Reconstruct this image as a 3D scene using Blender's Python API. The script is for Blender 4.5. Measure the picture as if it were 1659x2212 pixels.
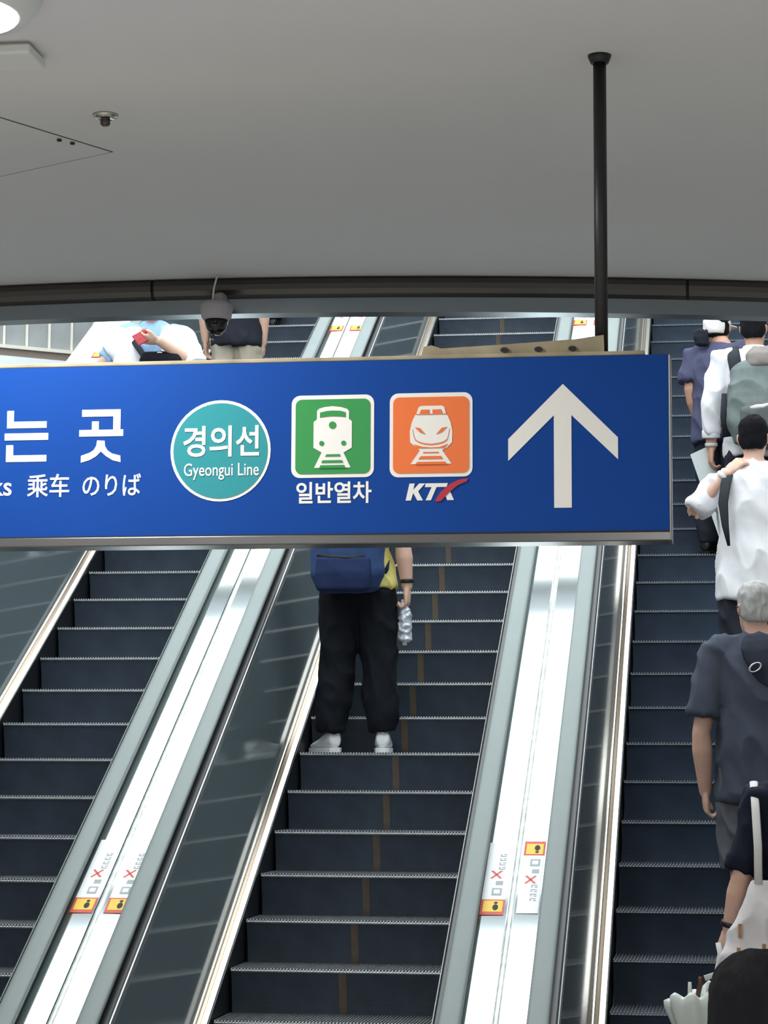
import bpy, bmesh, math, random
from mathutils import Vector, Matrix, noise
R = math.radians
random.seed(7)
for o in list(bpy.data.objects): bpy.data.objects.remove(o)
SC = bpy.context.scene
COL = SC.collection

# ------------------------------------------------------------------ camera
cd = bpy.data.cameras.new('camera'); cam = bpy.data.objects.new('camera', cd); COL.objects.link(cam)
cd.sensor_fit = 'VERTICAL'; cd.sensor_height = 36.0; cd.lens = 5000 * 36.0 / 2212
cd.clip_start = .05; cd.clip_end = 200
fw = Vector((-.14203895, .98342373, .11270623)); rt = Vector((.98978647, .14250244, .0039745)); up = Vector((.01215229, -.11211964, .9936204))
cam.matrix_world = Matrix(((rt.x, up.x, -fw.x, 0), (rt.y, up.y, -fw.y, 0), (rt.z, up.z, -fw.z, 1.9), (0, 0, 0, 1)))
SC.camera = cam

# ------------------------------------------------------------------ sky, exposure
w = bpy.data.worlds.new('sky'); SC.world = w; w.use_nodes = True
bg = w.node_tree.nodes['Background']; bg.inputs[0].default_value = (.90, .97, 1.0, 1); bg.inputs[1].default_value = 4.2
vs = SC.view_settings; vs.view_transform = 'Standard'; vs.look = 'None'; vs.gamma = 1; vs.exposure = 0.0; vs.use_curve_mapping = False

# ------------------------------------------------------------------ materials
def lin(c):
    return tuple(((v / 255) / 12.92 if v / 255 <= .04045 else ((v / 255 + .055) / 1.055) ** 2.4) for v in c)
MATS = {}
def mat(name, rgb, rough=.6, metal=0.0, var=.0, scale=8.0, bump=0.0, bscale=60.0, emit=0.0, spec=.5, stretch=(1, 1, 1), aniso=0.0):
    if name in MATS: return MATS[name]
    m = bpy.data.materials.new(name); m.use_nodes = True; nt = m.node_tree; b = nt.nodes['Principled BSDF']
    col = lin(rgb)
    b.inputs['Base Color'].default_value = (*col, 1); b.inputs['Roughness'].default_value = rough; b.inputs['Metallic'].default_value = metal
    b.inputs['Specular IOR Level'].default_value = spec
    if aniso: b.inputs['Anisotropic'].default_value = aniso
    if emit:
        b.inputs['Emission Color'].default_value = (*col, 1); b.inputs['Emission Strength'].default_value = emit
    if var or bump:
        tc = nt.nodes.new('ShaderNodeTexCoord'); mp = nt.nodes.new('ShaderNodeMapping'); mp.inputs['Scale'].default_value = stretch
        nt.links.new(tc.outputs['Object'], mp.inputs[0])
    if var:
        n = nt.nodes.new('ShaderNodeTexNoise'); n.inputs['Scale'].default_value = scale; n.inputs['Detail'].default_value = 5
        nt.links.new(mp.outputs[0], n.inputs['Vector'])
        r = nt.nodes.new('ShaderNodeValToRGB')
        r.color_ramp.elements[0].position = .3; r.color_ramp.elements[1].position = .7
        r.color_ramp.elements[0].color = (*[c * (1 - var) for c in col], 1); r.color_ramp.elements[1].color = (*[min(1, c * (1 + var)) for c in col], 1)
        nt.links.new(n.outputs[0], r.inputs[0]); nt.links.new(r.outputs[0], b.inputs['Base Color'])
    if bump:
        n2 = nt.nodes.new('ShaderNodeTexNoise'); n2.inputs['Scale'].default_value = bscale; n2.inputs['Detail'].default_value = 4
        nt.links.new(mp.outputs[0], n2.inputs['Vector'])
        bp = nt.nodes.new('ShaderNodeBump'); bp.inputs['Strength'].default_value = bump; bp.inputs['Distance'].default_value = .01
        nt.links.new(n2.outputs[0], bp.inputs['Height']); nt.links.new(bp.outputs[0], b.inputs['Normal'])
    MATS[name] = m; return m

M_ceil = mat('painted ceiling', (224, 223, 224), .85, var=.025, scale=1.2)
M_wall = mat('hall wall', (178, 178, 174), .8, var=.03, scale=2)
M_floor = mat('stone floor', (196, 194, 188), .35, var=.08, scale=5)
M_pit = mat('pit', (40, 40, 42), .8)
M_roof = mat('roof soffit', (214, 222, 224), .8)
M_beam = mat('roof beam', (112, 118, 122), .6)
M_white = mat('white panel', (226, 234, 234), .5, var=.03, scale=3)
M_fascia = mat('dull steel fascia', (92, 89, 86), .36, 1.0, var=.06, scale=3, stretch=(1, 1, 4))
M_trimf = mat('fascia lower trim', (150, 158, 164), .28, 1.0, var=.04, scale=6)
M_tile = mat('grey wall panel', (150, 154, 156), .35, var=.12, scale=4)
M_joint = mat('pale joint', (222, 218, 206), .6)
M_dark = mat('dark line', (28, 26, 26), .7)
M_riser = mat('black riser', (42, 54, 68), .52, 0, var=.22, scale=9, bump=.05, bscale=90, stretch=(1.2, 1, 1))
M_riser2 = mat('blue black riser', (46, 60, 78), .52, 0, var=.18, scale=9, bump=.05, bscale=90)
M_tread = mat('step tread metal', (150, 154, 156), .42, .85, var=.15, scale=30)
M_tread2 = mat('dark step tread metal', (92, 98, 104), .5, .7, var=.15, scale=30)  # darker tread metal for the right escalator
M_line = mat('worn yellow line', (82, 72, 60), .7, var=.35, scale=14)
M_hand = mat('grey rubber handrail', (121, 132, 131), .5, var=.03, scale=4)
M_deck = mat('polished steel deck', (222, 228, 228), .06, 1.0, var=.03, scale=3)
M_strip = mat('deck joint strip', (196, 200, 196), .4, .6, var=.25, scale=18)
M_panel = mat('dark gloss panel', (98, 110, 115), .08, 0, spec=.6, bump=.012, bscale=2.2)
M_trim = mat('bright steel trim', (236, 232, 222), .2, 1.0)
M_guide = mat('handrail guide steel', (228, 232, 232), .34, 1.0)
M_tan = mat('brushed base trim', (176, 158, 140), .32, 1.0)
M_skirt = mat('black skirt', (22, 24, 28), .35)
M_blue = mat('sign blue', (20, 64, 138), .6, var=.02, scale=3, spec=.08)
M_cream = mat('sign white film', (222, 221, 216), .45)
M_teal = mat('sign teal', (22, 130, 138), .4)
M_green = mat('sign green', (38, 134, 66), .4)
M_orange = mat('sign orange', (222, 108, 48), .4)
M_red = mat('sign red', (170, 28, 50), .4)
M_steel = mat('sign frame steel', (104, 104, 104), .25, 1.0, var=.05, scale=4)
M_dust = mat('dusty sign cover', (150, 140, 116), .8, var=.3, scale=9)
M_pole = mat('black pole', (24, 24, 27), .45)
M_off = mat('off white plastic', (226, 228, 224), .45)
M_chrome = mat('chrome', (200, 196, 182), .2, 1.0)
M_lamp = mat('lit diffuser', (255, 252, 244), .5, emit=9.0)
M_glassk = mat('smoked dome', (18, 18, 22), .06)
M_grey = mat('grey plastic', (176, 172, 176), .5)
M_yel = mat('label yellow', (240, 196, 40), .5)
M_lred = mat('label red', (206, 70, 44), .5)
M_lwhite = mat('label white', (236, 238, 240), .45)
M_lgrey = mat('label print grey', (150, 163, 170), .5)
M_skin = mat('skin', (220, 178, 158), .55, var=.06, scale=18, bump=.03, bscale=160)
M_skin2 = mat('tanned skin', (200, 152, 128), .55, var=.06, scale=18, bump=.03, bscale=160)
def cloth(name, rgb, var=.08): return mat(name, rgb, .85, var=var, scale=14, bump=.18, bscale=26, spec=.2)

# ------------------------------------------------------------------ mesh helpers
def tag(o, label=None, cat=None, group=None, kind=None):
    if label: o['label'] = label
    if cat: o['category'] = cat
    if group: o['group'] = group
    if kind: o['kind'] = kind
    return o
def empty(name, loc=(0, 0, 0), rz=0, parent=None):
    o = bpy.data.objects.new(name, None); COL.objects.link(o); o.location = loc; o.rotation_euler.z = rz; o.empty_display_size = .1
    if parent: o.parent = parent
    return o
class G:
    def __init__(s): s.v = []; s.f = []
    def add(s, v, f):
        b = len(s.v); s.v += [tuple(p) for p in v]; s.f += [tuple(i + b for i in q) for q in f]; return s
    def box(s, x0, x1, y0, y1, z0, z1):
        return s.add([(x0, y0, z0), (x1, y0, z0), (x1, y1, z0), (x0, y1, z0), (x0, y0, z1), (x1, y0, z1), (x1, y1, z1), (x0, y1, z1)],
                     [(3, 2, 1, 0), (4, 5, 6, 7), (0, 1, 5, 4), (1, 2, 6, 5), (2, 3, 7, 6), (3, 0, 4, 7)])
    def rings(s, rings, cap=True, loop=False):
        n = len(rings[0]); v = [p for r in rings for p in r]; f = []
        m = len(rings)
        for i in range(m if loop else m - 1):
            for j in range(n):
                a = i * n + j; b = i * n + (j + 1) % n; c = ((i + 1) % m) * n + (j + 1) % n; d = ((i + 1) % m) * n + j
                f.append((a, b, c, d))
        if cap and not loop: f.append(tuple(range(n))[::-1]); f.append(tuple((m - 1) * n + j for j in range(n)))
        return s.add(v, f)
    def tube(s, pts, rad, n=12, flat=None):
        pts = [Vector(p) for p in pts]
        if not isinstance(rad, (list, tuple)): rad = [rad] * len(pts)
        rs = []; ref = None
        for i, p in enumerate(pts):
            t = (pts[min(i + 1, len(pts) - 1)] - pts[max(i - 1, 0)]).normalized()
            if ref is None: ref = Vector(flat) if flat else (Vector((0, 1, 0)) if abs(t.y) < .8 else Vector((1, 0, 0)))
            a = (ref - t * ref.dot(t)).normalized(); b = t.cross(a); ref = a
            r = rad[i]; ra, rb = r if isinstance(r, tuple) else (r, r)
            rs.append([p + a * (ra * math.cos(2 * math.pi * k / n)) + b * (rb * math.sin(2 * math.pi * k / n)) for k in range(n)])
        return s.rings(rs)
    def stack(s, sections, n=20, p=2.3):
        # sections: (cx, cy, z, rx, ry)
        rs = []
        for cx, cy, z, rx, ry in sections:
            ring = []
            for k in range(n):
                a = 2 * math.pi * k / n; c, q = math.cos(a), math.sin(a)
                ring.append((cx + rx * math.copysign(abs(c) ** (2 / p), c), cy + ry * math.copysign(abs(q) ** (2 / p), q), z))
            rs.append(ring)
        return s.rings(rs)
    def ball(s, c, r, n=14, m=9):
        rx, ry, rz = r if isinstance(r, tuple) else (r, r, r); rs = []
        for i in range(m):
            t = math.pi * (i + .35) / (m - .3); 
            rs.append([(c[0] + rx * math.sin(t) * math.cos(2 * math.pi * k / n), c[1] + ry * math.sin(t) * math.sin(2 * math.pi * k / n), c[2] - rz * math.cos(t)) for k in range(n)])
        return s.rings(rs)
    def prism(s, poly, y0, y1):      # polygon in x,z ; thickness along y
        n = len(poly)
        a = sum(poly[i][0] * poly[(i + 1) % n][1] - poly[(i + 1) % n][0] * poly[i][1] for i in range(n))
        if a < 0: poly = poly[::-1]
        v = [(x, y0, z) for x, z in poly] + [(x, y1, z) for x, z in poly]
        return s.add(v, [tuple(range(n)), tuple(range(2 * n - 1, n - 1, -1))] + [(i, i + n, (i + 1) % n + n, (i + 1) % n) for i in range(n)])
    def mesh(s, name, m, smooth=False, fix=True):
        me = bpy.data.meshes.new(name); me.from_pydata(s.v, [], s.f); me.update()
        if fix:
            bm = bmesh.new(); bm.from_mesh(me); bmesh.ops.recalc_face_normals(bm, faces=bm.faces); bm.to_mesh(me); bm.free()
        if smooth: me.polygons.foreach_set('use_smooth', [True] * len(me.polygons))
        me.materials.append(m); return me
    def obj(s, name, m, parent=None, smooth=False, bevel=0, loc=None):
        o = bpy.data.objects.new(name, s.mesh(name, m, smooth)); COL.objects.link(o)
        if parent: o.parent = parent
        if loc: o.location = loc
        if bevel:
            b = o.modifiers.new('bevel', 'BEVEL'); b.width = bevel; b.segments = 2; b.limit_method = 'ANGLE'
        return o
def blend(g, name, m, parent=None, voxel=.01, smooth=4, folds=0.0, fs=(7, 7, 3.2), seed=0, sharp=False):
    """union of overlapping closed shells into one continuous surface, with soft cloth folds"""
    me = g.mesh(name, m); o = bpy.data.objects.new(name, me); COL.objects.link(o)
    r = o.modifiers.new('r', 'REMESH'); r.mode = 'VOXEL'; r.voxel_size = voxel
    if smooth:
        q = o.modifiers.new('s', 'SMOOTH'); q.factor = .5; q.iterations = smooth
    dg = bpy.context.evaluated_depsgraph_get()
    me2 = bpy.data.meshes.new_from_object(o.evaluated_get(dg)); o.modifiers.clear(); o.data = me2; bpy.data.meshes.remove(me); me2.name = name
    if folds:
        nv = [(v.co.copy(), v.normal.copy()) for v in me2.vertices]; sd = Vector((seed * 3.1, seed * 1.7, seed * 2.3))
        for v, (c, nn) in zip(me2.vertices, nv):
            a = Vector((c.x * fs[0] + c.z * 1.5, c.y * fs[1], c.z * fs[2] + c.x * 2.5)) + sd
            d = 1 - 2.2 * abs(noise.noise(a)) ** .8 + .35 * noise.noise(a * 2.3)
            v.co = c + nn * (folds * .8 * max(d - .1, -.25))
    if not me2.materials: me2.materials.append(m)
    me2.polygons.foreach_set('use_smooth', [True] * len(me2.polygons))
    if parent: o.parent = parent
    return o
def text(name, body, m, parent, box, y0, thick=.0015, bold=0.0, shear=0.0):
    """flat lettering fitted into box (x0,x1,z0,z1) on a plane facing -y"""
    c = bpy.data.curves.new(name, 'FONT'); c.body = body; c.size = 1; c.offset = bold; c.shear = shear; c.extrude = .005; c.resolution_u = 3
    o = bpy.data.objects.new(name, c); COL.objects.link(o)
    dg = bpy.context.evaluated_depsgraph_get(); me = bpy.data.meshes.new_from_object(o.evaluated_get(dg)); bpy.data.objects.remove(o); bpy.data.curves.remove(c)
    xs = [v.co.x for v in me.vertices]; ys = [v.co.y for v in me.vertices]
    x0, x1, z0, z1 = box; a, b, cc, d = min(xs), max(xs), min(ys), max(ys)
    for v in me.vertices:
        v.co = Vector((x0 + (v.co.x - a) / (b - a) * (x1 - x0), y0 + (thick if v.co.z < 0 else 0) * 1.0, z0 + (v.co.y - cc) / (d - cc) * (z1 - z0)))
    me.materials.clear(); me.materials.append(m); me.name = name
    ob = bpy.data.objects.new(name, me); COL.objects.link(ob); ob.parent = parent; return ob

# ------------------------------------------------------------------ the setting
CZ = 3.82; FLOOR = -.20
def edge_y(x): return 8.71 + .06 * (x + 2.1) ** 2 if -6 < x < 2.5 else (9.62 if x <= -6 else 9.98)
g = G().box(-9, 6, -10, 7.55, -.5, FLOOR); tag(g.obj('floor', M_floor), kind='structure')
g = G().box(-9, 6, 7.55, 32, -1.8, -1.6); tag(g.obj('floor_escalator_pit', M_pit), kind='structure')
g = G().box(-9, -8.8, -10, 32, -1.6, 12.3); tag(g.obj('wall_left', M_wall), kind='structure')
g = G().box(4.6, 4.8, -10, 32, -1.6, 12.3); tag(g.obj('wall_right', M_wall), kind='structure')
g = G().box(-9, 6, -10.2, -10, FLOOR, 4.3); tag(g.obj('wall_back', M_wall), kind='structure')
g = G().box(-9, 6, 32, 32.2, -1.6, 12.3); tag(g.obj('wall_far', M_wall), kind='structure')
# ceiling slab: front edge runs in a shallow curve above the escalator foot
xs = [-8.8 + i * .3 for i in range(45)]
g = G(); n = len(xs)
v = []
for x in xs:
    y = edge_y(x); v += [(x, -10, CZ), (x, y, CZ), (x, y, CZ + .5), (x, -10, CZ + .5)]
f = []
for i in range(n - 1):
    a = i * 4; b = a + 4
    for k in range(4): f.append((a + k, a + (k + 1) % 4, b + (k + 1) % 4, b + k))
f += [(0, 1, 2, 3), tuple((n - 1) * 4 + k for k in (3, 2, 1, 0))]
g.add(v, f); ceiling = tag(g.obj('ceiling', M_ceil), kind='structure')
# unseen wall over the opening edge, kept low to let sky light in
g = G(); v = []; f = []
for x in xs:
    y = edge_y(x); v += [(x, y - .3, CZ + .5), (x, y - .1, CZ + .5), (x, y - .1, 5.4), (x, y - .3, 5.4)]
for i in range(n - 1):
    a = i * 4; b = a + 4
    for k in range(4): f.append((a + k, a + (k + 1) % 4, b + (k + 1) % 4, b + k))
g.add(v, f); tag(g.obj('wall_over_opening', M_white), kind='structure')
# roof beyond the skylight, and the skylight's beams
g = G().box(-9, 6, 22.6, 32, 12, 12.3); tag(g.obj('ceiling_upper_hall', M_roof), kind='structure')
for i, y in enumerate((11.6, 15.05, 18.6)):
    g = G().box(-9, 6, y - .11, y + .11, 11.9, 12.35); tag(g.obj('trim_%d' % (1 + i), M_beam), kind='structure')
for i, x in enumerate((-8.0, 3.8)):
    g = G().box(x - .07, x + .07, 9, 22.6, 12.0, 12.3); tag(g.obj('trim_%d' % (4 + i), M_beam), kind='structure')
# mullions of the invented glazed front, unseen and left open to light the riders
for i in range(8):
    x = -8.6 + i * 1.88; y = edge_y(x)
    g = G().box(x - .04, x + .04, y - .26, y - .14, 5.4, 12.0); tag(g.obj('trim_%d' % (10 + i), M_beam), kind='structure')
# upper landing
g = G().box(-8.8, 4.6, 21.75, 32, 6.5, 7.02); tag(g.obj('floor_upper', M_floor), kind='structure')

# fascia along the ceiling edge: bullnose steel panels over a lower trim
def curve_sweep(prof, x0, x1, step=.12):
    g = G(); k = max(2, int((x1 - x0) / step)); rs = []
    for i in range(k + 1):
        x = x0 + (x1 - x0) * i / k; y = edge_y(x); rs.append([(x, y + p, q) for p, q in prof])
    return g.rings(rs)
fas = tag(empty('trim_6', (0, 0, 0)), kind='structure')
prof = [(-.03, CZ), (-.045, CZ - .012), (-.05, CZ - .03), (-.047, CZ - .05), (-.035, CZ - .068), (-.015, CZ - .08), (.05, CZ - .08), (.05, CZ)]
cuts = [-5.9, -4.0, -2.17, -.1, 1.9]
for a, b in zip(cuts[:-1], cuts[1:]):
    curve_sweep(prof, a + .006, b - .006).obj('fascia_panel', M_fascia, fas, smooth=False)
for c in cuts[1:-1]:
    curve_sweep([(p * .85 + .002, CZ - (CZ - q) * .97) for p, q in prof], c - .01, c + .01, .01).obj('fascia_joint', M_dark, fas)
prof2 = [(-.012, CZ - .08), (-.012, CZ - .138), (.06, CZ - .142), (.06, CZ - .08)]
curve_sweep(prof2, -5.9, 1.9).obj('lower_trim', M_trimf, fas)

# panelled wall and white parapet of the half landing at far left
T = math.tan(R(30)); RUN = .34641; RISE = .2; C0 = -5.09
pl = tag(empty('wall_landing', (-6.05, 18.9, 0), R(36)), kind='structure')
G().box(-2.0, 1.5, 0, .25, -1.4, 5.46).obj('parapet', M_white, pl)
G().box(-2.0, 1.32, .03, .2, 5.46, 5.53).obj('shadow_gap', mat('parapet cap brown', (120, 108, 98), .6), pl)
G().box(-2.0, 1.32, .01, .2, 5.53, 5.56).obj('parapet_cap', M_joint, pl)
for i in range(16):
    x = -2.0 + i * .205
    G().box(x + .012, x + .193, .10 + .004 * (i % 3), .2, 5.56, 7.6).obj('wall_panel', M_tile, pl)
    G().box(x - .010, x + .010, .085, .2, 5.56, 7.6).obj('joint_strip', M_joint, pl)

# ------------------------------------------------------------------ ceiling fittings
def ceil_light(x, y, label):
    e = tag(empty('ceiling_light', (x, y, CZ)), label, 'light', 'ceiling lights of the hall')
    g = G().stack([(0, 0, -.05, .19, .19), (0, 0, -.012, .215, .215), (0, 0, .0, .22, .22)], 28, 2); g.obj('housing', M_off, e, True)
    g = G().stack([(0, 0, -.062, .12, .12), (0, 0, -.056, .16, .16), (0, 0, -.045, .165, .165)], 28, 2); g.obj('diffuser', M_lamp, e, True)
    l = bpy.data.lights.new('hall lamp', 'AREA'); l.shape = 'DISK'; l.size = .36; l.energy = 52; l.color = (1, .99, .975)
    lo = bpy.data.objects.new('lamp_glow', l); COL.objects.link(lo); lo.parent = e; lo.location = (0, 0, -.075)
ceil_light(-1.86, 5.36, 'round lit ceiling light at the upper left corner, beside the white box')
HALL = 'round ceiling light added out of view behind the camera to light the hall'
for x in (-6.0, -3.0, 0, 3.0):  # unseen copies of the visible fixture, added to light ceiling and sign
    for y in (-5.5, -2.2, 1.2):
        ceil_light(x, y, HALL)
e = tag(empty('emergency_light', (-1.86, 5.80, CZ)), 'white flat box fitted to the ceiling beside the lit lamp', 'fitting')
G().box(-.11, .085, -.075, .075, -.035, -.008).obj('cover', M_off, e, bevel=.006)
G().box(-.10, .075, -.065, .065, -.009, .0).obj('base_plate', M_grey, e)
e = tag(empty('sprinkler', (-1.759, 6.43, CZ)), 'small chrome ceiling sprinkler with round flange', 'sprinkler')
G().stack([(0, 0, -.012, .026, .026), (0, 0, -.006, .036, .036), (0, 0, 0, .038, .038)], 20, 2).obj('flange', M_chrome, e, True)
G().stack([(0, 0, -.034, .010, .010), (0, 0, -.028, .015, .015), (0, 0, -.01, .014, .014)], 14, 2).obj('head', mat('dull metal', (92, 86, 80), .4, .8), e, True)
# access hatch: a flush panel a little proud of the ceiling, hung in a dark gap
e = tag(empty('ceiling_hatch', (0, 0, CZ)), 'flush square access hatch in the ceiling at far left, thin dark gap around it', 'hatch')
q = [(-1.841, 6.83), (-2.075, 6.41), (-2.52, 6.655), (-2.285, 7.075)]
def quad(pts, z0, z1, grow):
    cx = sum(p[0] for p in pts) / 4; cy = sum(p[1] for p in pts) / 4
    pp = [(cx + (x - cx) * grow, cy + (y - cy) * grow) for x, y in pts]
    return G().add([(x, y, z0) for x, y in pp] + [(x, y, z1) for x, y in pp], [(0, 1, 2, 3), (7, 6, 5, 4)] + [(i, i + 4, (i + 1) % 4 + 4, (i + 1) % 4) for i in range(4)])
quad(q, -.0008, .02, 1.0).obj('gap', M_dark, e); quad(q, -.0014, .01, .98).obj('door', M_ceil, e)
for dx, dy in ((-1.965, 6.66), (-1.935, 6.70)):
    G().stack([(dx, dy, -.009, .007, .007), (dx, dy, -.004, .008, .008)], 10, 2).obj('screw', M_dark, e)

# ------------------------------------------------------------------ escalators
Y0 = 8.47; D = .40; Y1 = 21.0
def nose_z(y):
    if y < Y0 - D: return FLOOR
    if y < Y0 + D: return FLOOR + T * (y - Y0 + D) ** 2 / (4 * D)
    if y < Y1 - D: return T * y + C0
    zt = T * Y1 + C0
    if y < Y1 + D: return zt - T * (Y1 + D - y) ** 2 / (4 * D) if y > Y1 - D else T * y + C0
    return zt
TD = .6
PATHY = [7.5] + [Y0 - D + i * D / 5 for i in range(11)] + [Y0 + D + (Y1 - D - Y0 - D) * i / 8 for i in range(1, 8)] + [Y1 - D + i * D / 5 for i in range(11)] + [22.3]
def sweep(prof, path):
    """profile of (x, offset along the path normal) swept along (y,z) points"""
    rs = []; n = len(path)
    for i, (y, z) in enumerate(path):
        a = path[max(i - 1, 0)]; b = path[min(i + 1, n - 1)]
        t = Vector((b[0] - a[0], b[1] - a[1])).normalized(); nn = Vector((-t.y, t.x))
        rs.append([(x, y + nn.x * h, z + nn.y * h) for x, h in prof])
    return G().rings(rs)
def vsweep(prof):   # heights measured straight up from the line of step noses
    return G().rings([[(x, y, nose_z(y) + h) for x, h in prof] for y in PATHY])
def hand_path(h):
    p = [(y, nose_z(y) + h) for y in PATHY[1:-1]]
    r = .30; y0, z0 = 7.45, h + FLOOR; low = [(y0 - r * math.sin(a), z0 - r + r * math.cos(a)) for a in [math.pi * k / 8 for k in range(8, -1, -1)]]
    y1 = 22.2; z1 = nose_z(22.2) + h; hi = [(y1 + r * math.sin(a), z1 - r + r * math.cos(a)) for a in [math.pi * k / 8 for k in range(0, 9)]]
    return low + p + hi

def step_mesh(kind):
    # riser: concave curve from the nose down to the tread below
    g = G(); prof = []
    for i in range(9):
        t = i / 8; prof.append((.004 + .03 * math.sin(math.pi * t * .55), -.012 - .20 * t))
    prof2 = prof + [(.32, -.21), (.34, -.012)]
    g.rings([[(x, y, z) for y, z in prof2] for x in (-.497, .497)])
    riser = g.mesh('step', M_riser2 if kind == 2 else M_riser)
    g = G()
    # tread: slab with rounded nose and cleats along the direction of travel
    g.rings([[(x, y, z) for y, z in ((.0, -.013), (-.004, -.009), (-.004, -.006), (.0, -.003), (.343, -.003), (.343, -.013))] for x in (-.497, .497)])
    for i in range(66):
        x = -.494 + i * .0152
        g.rings([[(xx, y, z) for y, z in ((-.003, -.004), (-.001, .003), (.004, .005), (.342, .005), (.342, -.004))] for xx in (x - .0032, x + .0032)])
    tread = g.mesh('tread', M_tread2 if kind == 2 else M_tread)
    g = G(); a = []
    for y, z in prof: a.append([(-.018, y - .0025, z), (.018, y - .0025, z), (.018, y + .002, z), (-.018, y + .002, z)])
    g.rings(a); line = g.mesh('center_line', M_line)
    return riser, tread, line

def escalator(name_label, cx, phase, kind, right_deck, left_full):
    e = tag(empty('escalator', (cx, 0, 0)), name_label, 'escalator', 'escalators side by side')
    riser, tread, line = step_mesh(kind)
    n0 = int(math.ceil((7.85) / RUN - phase)); n1 = int((21.7) / RUN - phase)
    for n in range(n0, n1 + 1):
        y = (n + phase) * RUN
        s = bpy.data.objects.new('step', riser); COL.objects.link(s); s.parent = e; s.location = (0, y, nose_z(y))
        t = bpy.data.objects.new('tread', tread); COL.objects.link(t); t.parent = s
        if kind == 1:
            l = bpy.data.objects.new('center_line', line); COL.objects.link(l); l.parent = s; l.location = (.02, 0, 0)
    hp = hand_path(.925)
    for s in (-1, 1):
        m = lambda pr: [(s * x, h) for x, h in pr]
        vsweep(m([(.508, -.30), (.508, .03), (.520, .03), (.520, -.30)])).obj('skirt_panel', M_skirt, e)
        vsweep(m([(.510, .03), (.510, .036), (.514, .041), (.538, .046), (.541, .043), (.541, .03)])).obj('skirt_trim', M_trim, e)
        vsweep(m([(.541, .030), (.542, .038), (.556, .046), (.558, .044), (.558, .03)])).obj('panel_base_trim', M_tan, e)
        vsweep(m([(.557, .035), (.557, .056), (.561, .060), (.568, .062), (.570, .058), (.570, .035)])).obj('panel_edge_strip', M_trim, e)
        vsweep(m([(.566, .05), (.624, .84), (.636, .84), (.580, .05)])).obj('balustrade_panel', M_panel, e)
        vsweep(m([(.624, .838), (.627, .868), (.631, .871), (.633, .869), (.633, .838)])).obj('handrail_guide', M_guide, e)
        vsweep(m([(.634, .830), (.634, .864), (.640, .870), (.694, .872), (.694, .830)])).obj('guide_channel', M_skirt, e)
        # rounded rubber handrail
        pr = []
        for k in range(18):
            a = 2 * math.pi * k / 18; c, q = math.cos(a), math.sin(a)
            pr.append((s * (.7025 + .0435 * math.copysign(abs(c) ** .6, c)), -.012 + .016 * math.copysign(abs(q) ** .7, q)))
        sweep(pr, hp).obj('handrail', M_hand, e, True)
        sweep([(s * .68, -.075), (s * .68, -.024), (s * .725, -.024), (s * .725, -.075)], hp).obj('handrail_track', M_skirt, e)
        edge = .8705 - .011
        d = None
        if s > 0 or not left_full:
            d = vsweep(m([(.668, .858), (.676, .864), (edge - .004, .866), (edge, .860), (edge, .80), (.668, .80)])).obj('outer_deck', M_deck, e)
        else:
            d = vsweep(m([(.668, .858), (.676, .864), (1.05, .866), (1.06, .855), (1.06, -.2), (.668, -.2)])).obj('outer_deck', M_deck, e)
        if s > 0:
            vsweep([(edge, .80), (edge, .855), (edge + .008, .861), (edge + .016, .861), (edge + .022, .855), (edge + .022, .80)]).obj('deck_joint', M_strip, e)
        e['deck%d' % s] = d.name
    # closing cladding below the treads
    vsweep([(-.84, -.75), (-.84, -.32), (.84, -.32), (.84, -.75)]).obj('truss_cladding', M_skirt, e)
    g = G().box(-.84, .84, 7.0, 7.86, FLOOR - .02, FLOOR + .006); g.obj('floor_plate', M_tread, e)
    g = G().box(-.84, .84, 21.74, 22.4, 7.0, 7.04); g.obj('floor_plate', M_tread, e)
    return e
PHL, PHM, PHR = .33, .51, .80
XL, XM, XR = -3.471, -1.730, .011
escL = escalator('left of the three escalators, beside the panelled landing', XL, PHL, 0, True, True)
escM = escalator('middle escalator carrying the rider with the blue backpack', XM, PHM, 1, True, False)
escR = escalator('right escalator crowded with riders, darker steps', XR, PHR, 2, True, False)
for e in (escL, escM, escR):
    for k in list(e.keys()):
        if k.startswith('deck'): del e[k]

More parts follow.
